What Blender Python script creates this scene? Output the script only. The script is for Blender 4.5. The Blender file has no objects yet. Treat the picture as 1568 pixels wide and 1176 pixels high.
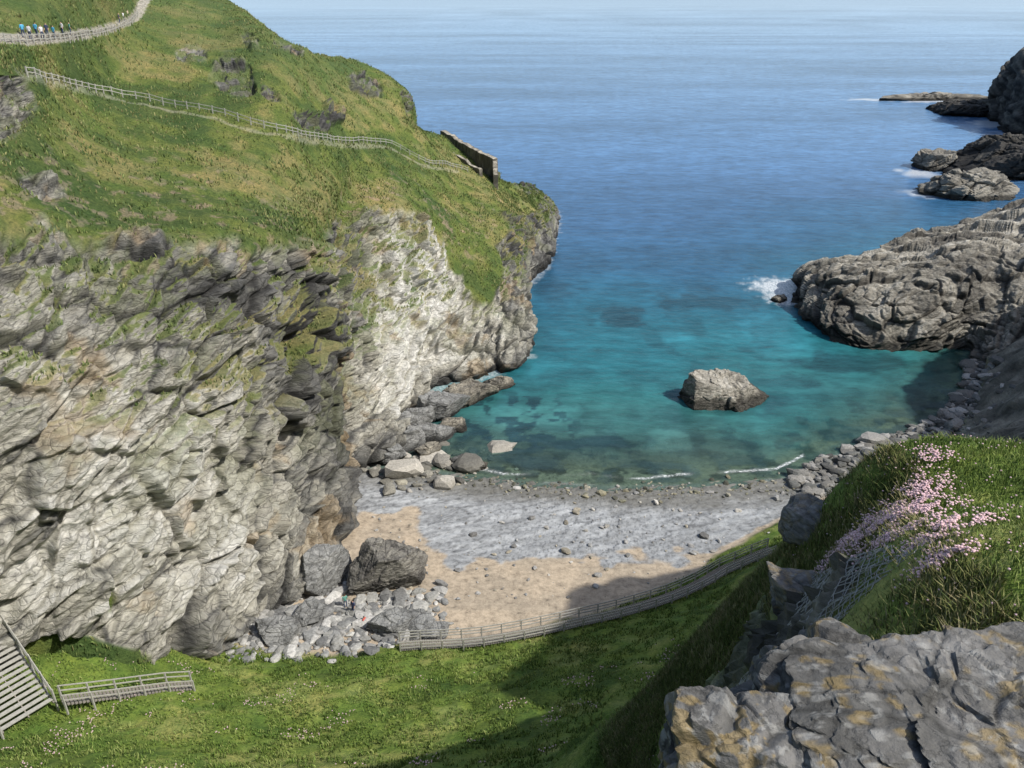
import bpy, math, random
import numpy as np
from mathutils import Vector, Matrix
rng=np.random.default_rng(7); random.seed(7)
scene=bpy.context.scene
f32=np.float32
# ------------------------------------------------------------------ helpers
def link(o): scene.collection.objects.link(o); return o
def ss(a,b,x):
    t=np.clip((x-a)/(b-a),0,1); return t*t*(3-2*t)
def _h(ix,iy,iz,s):
    h=(ix.astype(np.uint32)*np.uint32(374761393))^(iy.astype(np.uint32)*np.uint32(668265263))^(iz.astype(np.uint32)*np.uint32(2147483647-58))^np.uint32(s*7919+13)
    h=(h^(h>>np.uint32(13)))*np.uint32(1274126177)
    h=(h^(h>>np.uint32(15)))*np.uint32(2246822519)
    h^=h>>np.uint32(16)
    return (h&np.uint32(0xFFFFFF)).astype(f32)/f32(16777216)
def vnoise(p,s=0):
    fl=np.floor(p); i=fl.astype(np.int64).astype(np.int32); w=(p-fl).astype(f32); w=w*w*w*(w*(w*6-15)+10)
    r=0
    for a in (0,1):
        wa=w[:,0] if a else 1-w[:,0]
        for b in (0,1):
            wb=w[:,1] if b else 1-w[:,1]
            for c in (0,1):
                wc=w[:,2] if c else 1-w[:,2]
                r=r+wa*wb*wc*_h(i[:,0]+a,i[:,1]+b,i[:,2]+c,s)
    return r*2-1
def fbm(p,o=4,s=0):
    r=0;a=.5
    for k in range(o):
        r=r+a*vnoise(p*(2.03**k)+k*17.3,s+k); a*=.5
    return r
def ridged(p,o=4,s=0):
    r=0;a=.5
    for k in range(o):
        r=r+a*(1-2*np.abs(vnoise(p*(2.03**k)+k*17.3,s+k))); a*=.5
    return r
def facet(p,s=0):
    """faceted block noise: (height, cell value, edge distance)"""
    p=p.astype(f32); fl=np.floor(p); i=fl.astype(np.int32)
    n=len(p); best=np.full(n,9,f32); sec=np.full(n,9,f32); ht=np.zeros(n,f32); cv=np.zeros(n,f32)
    for a in (-1,0,1):
        for b in (-1,0,1):
            for c in (-1,0,1):
                x=i[:,0]+a;y=i[:,1]+b;z=i[:,2]+c
                h1=_h(x,y,z,s);h2=_h(x,y,z,s+1);h3=_h(x,y,z,s+2)
                dx=p[:,0]-x-h1; dy=p[:,1]-y-h2; dz=p[:,2]-z-h3
                d=dx*dx+dy*dy+dz*dz
                m=d<best
                sec=np.where(m,best,np.minimum(sec,d))
                hh=(h1*7.3+h2*3.1)%1.0
                ht=np.where(m,(hh-.5)+1.3*(dx*(h2-.5)+dy*(h3-.5)+dz*(h1-.5)),ht)
                cv=np.where(m,(h1*5.7+h3*2.3)%1.0,cv)
                best=np.where(m,d,best)
    return ht,cv,np.sqrt(sec)-np.sqrt(best)
def blur(d,shape,n=2):
    g=d.reshape(shape)
    for _ in range(n):
        p=np.pad(g,1,'edge'); g=(p[1:-1,1:-1]*4+2*(p[:-2,1:-1]+p[2:,1:-1]+p[1:-1,:-2]+p[1:-1,2:])+p[:-2,:-2]+p[2:,2:]+p[:-2,2:]+p[2:,:-2])/16
    return g.ravel()
def mesh_obj(name,V,F,mats,col=None,smooth=None,attrs=None,parent=None):
    V=np.asarray(V,f32);F=np.asarray(F,np.int32)
    me=bpy.data.meshes.new(name); me.vertices.add(len(V)); me.vertices.foreach_set('co',V.ravel())
    k=F.shape[1]; me.loops.add(F.size); me.loops.foreach_set('vertex_index',F.ravel())
    me.polygons.add(len(F)); me.polygons.foreach_set('loop_start',np.arange(len(F),dtype=np.int32)*k)
    try: me.polygons.foreach_set('loop_total',np.full(len(F),k,np.int32))
    except Exception: pass
    if smooth is None: smooth=np.zeros(len(F),bool)
    elif isinstance(smooth,bool): smooth=np.full(len(F),smooth)
    me.update(calc_edges=True)
    me.polygons.foreach_set('use_smooth',smooth)
    if col is not None:
        a=me.attributes.new('Col','FLOAT_COLOR','POINT'); c=np.ones((len(V),4),f32); c[:,:3]=col; a.data.foreach_set('color',c.ravel())
    for nme,val in (attrs or {}).items():
        a=me.attributes.new(nme,'FLOAT','POINT'); a.data.foreach_set('value',np.asarray(val,f32))
    for m in (mats if isinstance(mats,list) else [mats]): me.materials.append(m)
    o=bpy.data.objects.new(name,me); link(o)
    if parent: o.parent=parent
    return o
def grid_faces(nu,nv,flip=False):
    a=np.arange(nu*nv).reshape(nu,nv)
    q=np.stack([a[:-1,:-1],a[1:,:-1],a[1:,1:],a[:-1,1:]],-1).reshape(-1,4)
    return q[:,::-1] if flip else q
def cr(P,n):
    """Catmull-Rom along axis 0"""
    P=np.asarray(P,float); k=len(P)
    E=np.concatenate([2*P[:1]-P[1:2],P,2*P[-1:]-P[-2:-1]])
    t=np.linspace(0,k-1,n); i=np.minimum(t.astype(int),k-2); w=(t-i).reshape((-1,)+(1,)*(P.ndim-1))
    p0,p1,p2,p3=E[i],E[i+1],E[i+2],E[i+3]
    return .5*((2*p1)+(p2-p0)*w+(2*p0-5*p1+4*p2-p3)*w*w+(3*p1-p0-3*p2+p3)*w**3)
def gnormals(G):
    du=np.gradient(G,axis=0); dv=np.gradient(G,axis=1); n=np.cross(du,dv); n/=np.linalg.norm(n,axis=2,keepdims=True)+1e-9
    return n
# ------------------------------------------------------------------ materials
def newmat(name):
    m=bpy.data.materials.new(name); m.use_nodes=True; nt=m.node_tree
    return m,nt,nt.nodes,nt.links,nt.nodes['Principled BSDF']
def noise_node(N,L,vec,scale,detail=5,rough=.6):
    n=N.new('ShaderNodeTexNoise'); n.inputs['Scale'].default_value=scale; n.inputs['Detail'].default_value=detail; n.inputs['Roughness'].default_value=rough
    L.new(vec,n.inputs['Vector']); return n
def ramp(N,L,src,stops):
    r=N.new('ShaderNodeValToRGB'); e=r.color_ramp.elements
    while len(e)<len(stops): e.new(.5)
    for i,(p,c) in enumerate(stops): e[i].position=p; e[i].color=(c[0],c[1],c[2],1) if not np.isscalar(c) else (c,c,c,1)
    L.new(src,r.inputs[0]); return r
def mul(N,L,a,b,fac=1,mode='MULTIPLY'):
    m=N.new('ShaderNodeMix'); m.data_type='RGBA'; m.blend_type=mode
    if np.isscalar(fac): m.inputs[0].default_value=fac
    else: L.new(fac,m.inputs[0])
    for s,i in ((a,6),(b,7)):
        if isinstance(s,tuple): m.inputs[i].default_value=s+(1,)
        else: L.new(s,m.inputs[i])
    return m.outputs[2]
def land_material(name,sc=1.0,bump=.25,crack=.35,zst=4.0):
    m,nt,N,L,B=newmat(name)
    at=N.new('ShaderNodeAttribute'); at.attribute_name='Col'
    g=N.new('ShaderNodeAttribute'); g.attribute_name='grass'
    pos=N.new('ShaderNodeNewGeometry').outputs['Position']
    mp=N.new('ShaderNodeMapping'); mp.inputs['Rotation'].default_value=(.15,.42,.1); mp.inputs['Scale'].default_value=(1,1,zst); L.new(pos,mp.inputs[0])
    n1=noise_node(N,L,mp.outputs[0],.8*sc,7,.72)
    r1=ramp(N,L,n1.outputs[0],[(.3,.38),(.42,.82),(.56,1.08),(.75,1.35)])
    v=N.new('ShaderNodeTexVoronoi'); v.feature='DISTANCE_TO_EDGE'; v.inputs['Scale'].default_value=.6*sc
    L.new(mul(N,L,mp.outputs[0],n1.outputs[1],.5,'ADD'),v.inputs['Vector'])
    rv=ramp(N,L,v.outputs[0],[(0,.25),(.03,.8),(.07,1)])
    rock=mul(N,L,mul(N,L,at.outputs[0],r1.outputs[0]),rv.outputs[0],crack)
    n2=noise_node(N,L,pos,2.6*sc,5,.75); r2=ramp(N,L,n2.outputs[0],[(.3,(.42,.5,.45)),(.5,(.95,.97,.9)),(.68,(1.45,1.32,1.3))])
    n3=noise_node(N,L,pos,.22*sc,3,.6); r3=ramp(N,L,n3.outputs[0],[(.35,(.78,.88,.78)),(.65,(1.25,1.1,1.05))])
    gr=mul(N,L,mul(N,L,at.outputs[0],r2.outputs[0]),r3.outputs[0])
    L.new(mul(N,L,rock,gr,g.outputs[2],'MIX'),B.inputs['Base Color'])
    B.inputs['Roughness'].default_value=.9; B.inputs['Specular IOR Level'].default_value=.25
    hb=mul(N,L,mul(N,L,n1.outputs[0],rv.outputs[0],crack*.6),n2.outputs[0],g.outputs[2],'MIX')
    b=N.new('ShaderNodeBump'); b.inputs['Strength'].default_value=1.0; b.inputs['Distance'].default_value=bump; L.new(hb,b.inputs['Height']); L.new(b.outputs[0],B.inputs['Normal'])
    return m
def simple(name,col,rough=.8,var=.25,sc=3.0,attr=False,bump=.02):
    m,nt,N,L,B=newmat(name); tc=N.new('ShaderNodeNewGeometry').outputs['Position']
    if attr:
        at=N.new('ShaderNodeAttribute'); at.attribute_name='Col'; src=at.outputs[0]
    else: src=tuple(col)
    B.inputs['Roughness'].default_value=rough; B.inputs['Specular IOR Level'].default_value=.3
    if bump==0:
        if attr: L.new(src,B.inputs['Base Color'])
        else: B.inputs['Base Color'].default_value=src+(1,)
        return m
    n=noise_node(N,L,tc,sc,4,.65); r=ramp(N,L,n.outputs[0],[(.3,1-var),(.7,1+var)])
    L.new(mul(N,L,src,r.outputs[0]),B.inputs['Base Color'])
    b=N.new('ShaderNodeBump'); b.inputs['Strength'].default_value=.6; b.inputs['Distance'].default_value=bump; L.new(n.outputs[0],b.inputs['Height']); L.new(b.outputs[0],B.inputs['Normal'])
    return m
M_cliff=land_material('cliff_rock_and_turf',1.0,.6,.6)
M_ground=land_material('shore_and_turf',1.6,.12,.2)
M_near=land_material('near_rock',4.0,.05,.35,3.0)
M_stone=simple('beach_stone',(1,1,1),.85,.35,4,attr=True,bump=.05)
M_leaf=simple('grass_blades',(1,1,1),.75,.2,8,attr=True,bump=0)
M_wood=simple('weathered_timber',(.22,.20,.17),.8,.3,6)
M_woodl=simple('silvered_timber',(.38,.37,.33),.8,.2,6)
M_wire=simple('galvanised_wire',(.36,.35,.33),.6,.2,6)
# ------------------------------------------------------------------ rock displacement
def brot(bn):
    bn=np.array(bn,float); bn/=np.linalg.norm(bn); bx=np.cross(bn,[0,1,0]); bx/=np.linalg.norm(bx); return np.stack([bx,np.cross(bn,bx),bn],1)
BR0=brot([-.40,-.14,.91])
def rockify(P,Nn,w,scale=1.0,seed=0,strat=1.0,BR=None,an=2.1,fine=1.0,shape=None,nb=1):
    BR=BR0 if BR is None else BR
    q=(P@BR); q=q+1.1*scale*np.stack([fbm(P/(6*scale),3,seed+3),fbm(P/(6*scale),3,seed+5),fbm(P/(8*scale),3,seed+9)],1)
    a=q*np.array([1,1,an])
    h1,c1,e1=facet(a/(8*scale),seed+11)
    h2,c2,e2=facet(a/(3.2*scale),seed+21)
    h3,c3,e3=facet(a/(1.3*scale),seed+31)
    k1=ss(0,.10,e1); k2=ss(0,.16,e2); k3=ss(0,.30,e3)
    s=q[:,2]/(2.1*scale)+.7*c1; saw=s-np.floor(s); st=np.minimum(saw*1.2,(1-saw)*3.5)*k1
    s2=q[:,2]/(.72*scale)+.5*c2; saw2=s2-np.floor(s2); st2=np.minimum(saw2*1.3,(1-saw2)*3)*k2
    rough=ridged(a/(1.6*scale),3,seed+51)
    big=fbm(P/(16*scale),3,seed+41)
    d=scale*((2.7*h1+.35)*k1+(1.4*h2+.28)*k2+fine*(.55*h3+.12)*k3+strat*(.5*st+.2*st2))
    if shape is not None: d=blur(d,shape,nb)
    d=d+scale*(.28*rough+1.6*big)
    return P+Nn*(d*w)[:,None],d,(c1,c2,c3,e1,e2,e3,q)
# ------------------------------------------------------------------ headland (left)
LT=[
[(-42.3,44.1,16),(-42,46,24),(-41.4,47.9,31),(-44.2,54.7,38),(-45.1,57.7,41.5),(-48.1,63.4,44),(-53.4,73.7,49),(-54.5,77.4,53),(-57.8,82.7,56),(-93,125,65)],
[(-37.8,48.3,12.5),(-37,50,19),(-36.8,52.6,27),(-37.6,56.5,34),(-40.8,63.8,39),(-46.4,75.2,43.5),(-51.5,87.1,47),(-56.5,99.5,51),(-60,110.9,54.6),(-70.5,140.3,62.6)],
[(-31.8,49.7,9),(-32.6,53.2,15),(-32.5,56.9,23),(-33.5,61,29.5),(-34.8,66.5,34.5),(-39,78.1,39),(-47.2,100,42),(-58.1,124.8,46),(-67.7,155.1,52.5),(-84.8,206,60.4)],
[(-27.5,55.9,5),(-28.7,60.7,11),(-29.1,63.8,18.5),(-29.1,66.6,26),(-29.9,72.6,31.5),(-30.4,80.5,37),(-38.5,103.2,39),(-45.6,126.3,43),(-56.2,160.9,50),(-74.7,229.4,58.2)],
[(-25.6,63.4,3),(-25.9,67.4,9),(-26.1,70.6,16.5),(-25.9,73.6,24),(-26.5,79.7,29.5),(-27,89.3,34.5),(-32.2,106.5,36.5),(-35.3,127.1,41),(-41.4,149.7,47.5),(-47.8,180.3,51)],
[(-20.3,72.2,2.5),(-22.8,77.3,7),(-23.6,81.8,14),(-23.4,86.1,22),(-24.9,94.6,28),(-26.8,111,32),(-29.6,125.1,33.5),(-33,142.4,37),(-37.5,166.2,42.5),(-42.3,197.3,47)],
[(-22.4,93.3,.5),(-21.9,95.9,4),(-22.2,98,10),(-22.1,102.1,17),(-24,110.8,22.5),(-28.3,131.3,28),(-28.4,144.5,30),(-29.7,160.7,33.5),(-32.2,186.7,39),(-36.3,218.7,43)],
[(-18.5,100.9,0),(-18.6,105.6,3),(-19.9,111.8,8.5),(-21.2,120,14),(-23.1,128.5,20),(-23.2,139,25.5),(-23.2,156.6,28),(-25.1,172.7,31),(-26.2,194.2,36),(-26.1,209.6,38)],
[(-14.6,119.9,0),(-14.7,122.2,2.5),(-15,127,6.5),(-15.3,132.8,11.5),(-15.2,139.6,16.5),(-15.9,150.6,22),(-16.5,164.7,24.5),(-18.7,175.3,27),(-21.8,186.4,31.5),(-23,193.6,32.5)],
[(-5.5,125.1,0),(-5.6,128.6,2),(-6.3,133.4,5),(-7.1,140.7,8.5),(-8.1,150.7,13),(-9.3,162.9,17.5),(-11.4,177.9,19.5),(-13,194,22),(-15.5,208.4,24),(-17.8,217.7,25)],
[(2.5,134.4,0),(2.6,139.6,2.5),(2,146.8,5),(.1,153.8,8),(-1.2,163,12),(-2.7,176.4,15.5),(-4.4,188.9,17),(-5.4,198.7,18),(-6.5,206.3,18.8),(-7.4,211.6,19.3)],
[(1.6,168.7,0),(2.4,173.8,2),(2.4,177.4,4),(2.1,181.7,6.5),(1.7,186.6,9),(.9,192.2,11.5),(.2,197.4,13),(-.7,201.4,14.5),(-1.5,206.4,15.5),(-2,209.4,16)],
[(8.6,189.9,0),(8.7,192.9,1.5),(8.5,197.2,3.5),(8,202.6,5.5),(7.5,206.7,7),(6.6,212.5,8.5),(5.5,216.5,9.8),(4.3,219.2,11),(2.9,220.8,12),(2,221.7,12.5)],
[(12.7,226.6,0),(12.8,227.9,1),(12.4,229.9,2),(12.2,232.1,3),(11.6,233.1,4),(10.7,234.7,5),(9.2,235,6.5),(8,235.5,7.5),(6.9,236.3,8.3),(5.9,237,9)],
[(13.2,243,-1),(13.1,243.5,-.5),(12.8,244,0),(12.3,244.3,.8),(11.7,244.6,1.5),(10.9,244.8,2.5),(9.8,244.5,3.5),(8.8,244,4.5),(7.8,243.6,5.5),(7,243,6)]]
LT=np.array(LT,float)
pre=LT[:,:1]+ (LT[:,:1]-LT[:,1:2])*.35; pre[:,:,2]=LT[:,:1,2]-4.5
b1=LT[:,-1:]+np.array([0,12,-8.]); b2=LT[:,-1:]+np.array([0,30,-48.])
LT=np.concatenate([pre,LT,b1,b2],1)         # row index: 0 pre, 1 base ... 10 ridge, 11,12 back
NU,NV=940,800
G=cr(LT,NU); G=np.swapaxes(cr(np.swapaxes(G,0,1),NV),0,1)
Nn=gnormals(G)
if Nn[...,2].mean()<0: Nn=-Nn; flipL=True
else: flipL=False
def ij_(c,r): return int(np.clip(round(c/14*(NU-1)),0,NU-1)),int(np.clip(round((r+1)/12*(NV-1)),0,NV-1))
cu=np.repeat(np.linspace(0,14,NU)[:,None],NV,1); rv=np.repeat(np.linspace(0,12,NV)[None],NU,0)-1  # rv: 0=base..9 ridge
P=G.reshape(-1,3); n=Nn.reshape(-1,3); cu=cu.ravel(); rv=rv.ravel()
edge=5+.45*fbm(np.stack([cu*2.2,rv*.2,rv*0],1),4,5)-np.interp(cu,[0,1,2,4,5,6,7,8,9,10,11,12,14],[0.6,.5,.1,0,.4,.3,0,.1,.9,.2,.3,0,-2.2])
gm=ss(-.12,.12,rv-edge)
nz_=fbm(P/6,4,77)
def patch(c,r,rc,rr): return np.exp(-((cu-c)/rc)**2-((rv-r)/rr)**2)
# footpath high on the left, laid on the surface
PIX=cr(np.array([(0,8.0),(.5,8.0),(1,8.02),(1.5,8.1),(1.95,8.3),(2.08,8.6),(2.12,8.95)]),90)
PB=np.array([G[ij_(*c)] for c in PIX])
dm=np.full(len(P),99.,f32); sel=np.where((cu<4)&(rv>7))[0]
for s in PB: dm[sel]=np.minimum(dm[sel],np.sqrt((P[sel,0]-s[0])**2+(P[sel,1]-s[1])**2+(1.6*(P[sel,2]-s[2]))**2))
pm=ss(1.5,.9,dm+.3*nz_)
FEN=cr(np.array([LT[i,8]+np.array([0,-1.4,0]) for i in range(1,10)]),400)
dm2=np.full(len(P),99.,f32); sel=np.where((rv>6)&(rv<8)&(cu<10))[0]
for s in FEN: dm2[sel]=np.minimum(dm2[sel],np.hypot(P[sel,0]-s[0],P[sel,1]-s[1]))
pm2=ss(.6,.25,dm2)*.4
nearpath=ss(9,4,dm)
outc=np.zeros(len(P))
for c,r,rc,rr,a in [(3.35,7.7,.35,.35,1),(2.8,7.9,.25,.2,.9),(6.0,8.3,.45,.3,1.1),(4.8,7.35,.45,.2,1.05),(5.3,7.6,.3,.25,.9),(7.4,8.6,.5,.5,1.05),(.8,6.4,.3,.6,1.15),(4.2,8.7,.3,.25,.8),(3.9,7.6,.2,.2,.85),(3.6,8.4,.2,.2,.7),(10.5,8.6,.4,.5,.5),(12.6,8,1,1.5,1.2),(14,8,.8,4,1.4),(1.3,5.2,.3,.3,.7)]:
    outc=np.maximum(outc,a*patch(c,r,rc,rr))
outc*=1-nearpath
gm*=1-ss(.33,.5,outc+.28*nz_)
lowg=np.maximum.reduce([patch(9.3,3.9,.55,1.1)*1.15,patch(8.7,4.2,.35,.6),patch(1.5,.1,.8,.35)*1.2,patch(6.15,3.4,.12,.8)*.8,patch(9.6,4.6,.8,.5),patch(3.2,2.6,.1,.35)*.6,patch(1.8,.9,.15,.3)*.6])
gm=np.maximum(gm,ss(.42,.55,lowg+.3*nz_))
w=(1-gm)*.85+.03
w*=np.clip(.25+(14-cu)/6,.3,1)
w=w*np.where(rv<0,.6,1)*np.where((rv>6),.75,1)
P2,d,(c1,c2,c3,e1,e2,e3,q)=rockify(P,n,w,1.0,1,strat=1.25,shape=(NU,NV),nb=1)
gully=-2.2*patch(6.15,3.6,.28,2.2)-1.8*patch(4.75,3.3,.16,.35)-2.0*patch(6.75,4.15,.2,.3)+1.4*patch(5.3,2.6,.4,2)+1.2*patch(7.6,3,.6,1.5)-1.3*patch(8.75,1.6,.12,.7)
P2=P2+n*((gm*(.35*fbm(P/2.2,4,9)+1.0*fbm(P/9,3,10)*(1-.8*nearpath)))+gully-.7*(1-gm)*(cu<10))[:,None]
N2=gnormals(P2.reshape(NU,NV,3)).reshape(-1,3); N2=-N2 if flipL else N2
gm=np.maximum(gm,ss(.62,.78,N2[:,2]+.3*nz_)*ss(2.0,3.2,rv)*.75*(c2>.35))
tone_c=np.interp(cu,range(15),[.66,.73,.76,.72,.56,.44,.50,.85,1.0,.58,.42,.34,.32,.28,.25])
tone_r=np.interp(rv,[-1,0,1,2,3,4,5,6],[.1,.5,1.05,1.05,.98,.80,.68,.45])
big=fbm(P/11,4,51)
t=tone_c*tone_r+.55*big+.22*(c2-.5)+.12*(c3-.5)+.32*fbm(q*np.array([.2,.2,1.8]),4,61)
t+=.2*patch(2.2,1.8,1.2,1.1)+.5*patch(7.8,3.2,.7,1.3)-.22*patch(4.7,3.4,.6,.9)-.25*patch(3.3,4.3,.8,.45)-.15*patch(5.2,1,.5,1)-.2*patch(7.2,.7,.8,.5)-.9*patch(4.75,3.3,.14,.3)-.8*patch(6.75,4.1,.16,.22)+.2*patch(3.1,1.2,.5,.8)  # narrow dark patches paint the shade of cave mouths into the rock tone
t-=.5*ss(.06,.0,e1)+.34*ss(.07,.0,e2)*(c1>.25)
t-=.12*ss(6,7,rv)
stops=np.array([-.2,.12,.35,.55,.78,1.1]); C=np.array([[.045,.044,.042],[.105,.103,.096],[.205,.20,.18],[.345,.33,.28],[.49,.47,.40],[.66,.645,.59]])
rc=np.stack([np.interp(t,stops,C[:,k]) for k in range(3)],1)
org=ss(.2,.4,fbm(P/5.5,4,71)+.25*(c2-.5))[:,None]*(cu<11.5)[:,None]; rc=rc*(1-.5*org)+org*.5*np.array([.37,.27,.15])
grn=ss(.1,.38,fbm(P/3.5,4,91)+.25*N2[:,2])[:,None]*ss(.6,2.5,rv)[:,None]; rc=rc*(1-.38*grn)+grn*.38*np.array([.17,.185,.085])
wet=ss(1.9,.5,P2[:,2]+.6*nz_)[:,None]*(cu>4.6)[:,None]; rc=rc*(1-.72*wet)
gb=fbm(P/12,4,101)+.5*fbm(P/3,3,103)
GA=np.array([.14,.185,.048]);GB=np.array([.25,.24,.10]);GC=np.array([.08,.125,.037])
u1=ss(.0,.35,gb)[:,None];u2=ss(0,-.35,gb)[:,None]
gc=GA*(1-u1)*(1-u2)+GB*u1+GC*u2
k_=(.5*ss(7.4,8.6,rv)*(cu<6))[:,None]; gc=gc*(1-k_)+k_*np.array([.11,.16,.06])
pk=(ss(.2,.35,fbm(P/1.3,3,131))*ss(1.6,0,np.abs(rv-edge-.5)/.8))[:,None]*.45; gc=gc*(1-pk)+pk*np.array([.44,.32,.29])
pm=np.maximum(pm,pm2)[:,None]; gc=gc*(1-pm)+pm*np.array([.42,.39,.33])
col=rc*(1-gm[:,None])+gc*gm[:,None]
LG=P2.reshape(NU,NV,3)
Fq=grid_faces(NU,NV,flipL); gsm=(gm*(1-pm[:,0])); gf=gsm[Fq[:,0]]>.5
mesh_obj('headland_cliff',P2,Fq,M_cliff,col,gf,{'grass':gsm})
GMASK=gsm.reshape(NU,NV)
def Lpos(c,r): return Vector(LG[ij_(c,r)])
# ------------------------------------------------------------------ shore terrain (beach, valley, near slope)
XS=[-60,-45,-22,-15,1,15,28,37,46,58,68,77,83,95,140]; YS=[100,98,97.5,96,92.5,91,92,93,99,105,111,122,133,150,165]
def shore(x): return np.interp(x,XS,YS)
CP=np.array([(-37,40,12),(-45,42,15.5),(-36,49,12),(-30,53,7.5),(-26.5,57,4.5),(-28,49.5,8),(-18,54,5.3),(-11,56.4,4.6),(-5,57,4.2),(6,59.3,4.7),(15.5,62,5),(26,67,6),(40,76,7),
(-30,36,15),(-15,40,12),(-8,36,15),(8.6,35,20),(0,45,10.5),(16.7,49,13),(18,46,15.5),(26,52,16),(-20,47,8.5),
(33,60,19),(45,62,22),(48,69,17),(50,80,10),(-20,25,26),(0,25,26),(0,15,38),(-15,12,40),(-30,15,34),(-50,25,28),(-60,45,28),(0,4,53),(0,-4,58.2),(-15,-5,56),(15,-5,58),(5,5,53.3),(10,5,52),(4.2,7.5,50.5),
(3,10,46),(7.5,11.8,49.6),(11,21.5,46.6),(12.5,17,48.3),(8.9,18,45.8),(7.2,15.3,45.7),(5,15,40),(9.6,24.0,40.5),(12,27,40),(10,30,33),(18,24,45.0),(17,15,49.5),(26,22,45.5),(20,36,32),(6,20,35),(30,40,28),(40,25,46),(57,25,76),(66,16,60),(64,46,67),(74,40,70),  # includes unseen peaks at far right, raised to cast shadow on slope and beach
(60,84,7),(75,99,9),(88,108,16),(95,118,20),(100,130,14),(110,104,50),(125,115,55),(140,140,40),(90,85,34),(58,72,15),
(0,70,-2),(-15,65,-1),(20,78,-1),(0,90,-5),(30,90,-4),(55,98,-2),(-30,75,-3),(-20,110,-8),(40,120,-12),(75,128,-6),(0,150,-12),(100,160,-8),(-50,100,-5),(60,150,-14)],float)
def phi(r): return np.sqrt(r*r+1.5)
D=np.hypot(CP[:,None,0]-CP[None,:,0],CP[:,None,1]-CP[None,:,1]); K=len(CP)
A=np.zeros((K+3,K+3)); A[:K,:K]=-phi(D)+np.eye(K)*.02; A[:K,K]=1;A[:K,K+1:K+3]=CP[:,:2];A[K,:K]=1;A[K+1:,:K]=CP[:,:2].T
W=np.linalg.solve(A,np.concatenate([CP[:,2],[0,0,0]]))
def slope_z(x,y):
    r=np.full(x.shape,W[K])+W[K+1]*x+W[K+2]*y
    for k in range(K): r=r-W[k]*phi(np.hypot(x-CP[k,0],y-CP[k,1]))
    return r
def beach_z(x,y):
    d=shore(x)-y
    return np.where(d>0,.055*d+.0009*d*d,.085*d-.002*np.minimum(-d,20)**2*.5)
def H0(x,y):
    x=np.asarray(x,float);y=np.asarray(y,float)
    a=slope_z(x,y);b=beach_z(x,y); k=.5
    h=np.clip(.5+.5*(a-b)/k,0,1); return b*(1-h)+a*h+k*h*(1-h),a-b
def axis(segs):
    out=[]
    for a,b,s in segs: out.append(np.arange(a,b,s))
    return np.concatenate(out+[[segs[-1][1]]])
ax=axis([(-70,-42,.8),(-42,-3,.33),(-3,3,.17),(3,14,.1),(14,24,.17),(24,60,.4),(60,150,.8)]); ay=axis([(-12,0,.6),(0,8,.17),(8,25,.12),(25,28,.17),(28,44,.3),(44,100,.3),(100,170,.7)])
X,Y=np.meshgrid(ax,ay,indexing='ij'); x=X.ravel();y=Y.ravel()
z,dif=H0(x,y)
TG=np.stack([x,y,z],1); nT=gnormals(TG.reshape(len(ax),len(ay),3)).reshape(-1,3); 
if nT[:,2].mean()<0: nT=-nT
P=TG; nn=fbm(P/4,4,201)
gr=ss(-.1,.45,dif+.5*nn)
steep=ss(.36,.22,nT[:,2]+.25*nn)*gr*.9
netp=np.exp(-((x-7.55)/1.0)**2-((y-15.6)/1.7)**2)
rockn=np.clip(np.maximum(steep,ss(.35,.6,netp+.2*nn))+ss(.2,.5,dif)*ss(58,62,x)*1.0,0,1)*gr
gr2=gr*(1-rockn)
hum=.5*fbm(P/3.1,4,211)+.2*fbm(P/.8,3,213)+.6*fbm(P/8,2,215)
hum=np.where(y<28,hum*.5,hum)
nearm=ss(34,30,y)
Pd,dd,(c1,c2,c3,e1,e2,e3,q)=rockify(P,nT,rockn*.8*(1-nearm),.6,301,shape=(len(ax),len(ay)),nb=1)
_,dn,(c1n,c2n,c3n,e1n,e2n,e3n,qn)=rockify(P,nT,rockn,.2,311)
Pd=Pd+nT*(gr2*hum+rockn*nearm*dn*1.1)[:,None]
c2=np.where(nearm>.5,c2n,c2)
sy0=73+10*ss(-6,-14,x)-1.5*ss(10,30,x)
sl=ss(0,3,y-sy0+6*fbm(P/6,4,221))*ss(.0,-.8,dif)
dsh=shore(x)-y
hs,cs,es=facet(np.stack([(x*.9+y*.5)/3.0,(y-.35*x)/.7,z*0],1),331)
Pd[:,2]+=(1-gr)*(sl*(.14*hs+.1*fbm(P/1.2,3,335))+.06*fbm(P/2.5,3,337)+.02*fbm(P/.5,2,338))
sand=np.array([.46,.375,.275]); sand2=np.array([.385,.32,.24]); slate=np.array([.33,.34,.345])
bn=fbm(P/3,4,341)
cb=sand*(1-ss(-.3,.3,bn)[:,None])+sand2*ss(-.3,.3,bn)[:,None]
lin=fbm(np.stack([(x*.9+y*.5)/6,(y-.35*x)/.5,z*0],1),3,349)
slc=slate*(.86+.28*cs[:,None])*(1+.22*bn[:,None]+.35*lin[:,None])
slc=slc*(1-.35*(es<.05)[:,None])
slm=(ss(.25,.55,sl*.8+.4*fbm(P*np.array([.3,1.0,1]),4,343)))[:,None]
cb=cb*(1-slm)+slc*slm
wetb=ss(7.5,2.6,dsh+2.4*fbm(P/5,3,345))[:,None]; cb=cb*(1-.7*wetb)+.7*wetb*np.array([.12,.112,.088])
uw=ss(0,-1,dsh)[:,None]; cb=cb*(1-uw)+uw*np.array([.20,.19,.14])
rk_uw=ss(.05,.25,fbm(P/2.4,4,347))[:,None]*ss(-.5,-2,dsh)[:,None]; cb=cb*(1-.75*rk_uw)
shg=ss(40,50,x)[:,None]*(dsh>-3)[:,None]; cb=cb*(1-.6*shg)+.6*shg*np.array([.13,.125,.115])*(.6+.9*cs[:,None])
gb=fbm(P/6,4,351)+.45*fbm(P/1.3,3,353)
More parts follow.
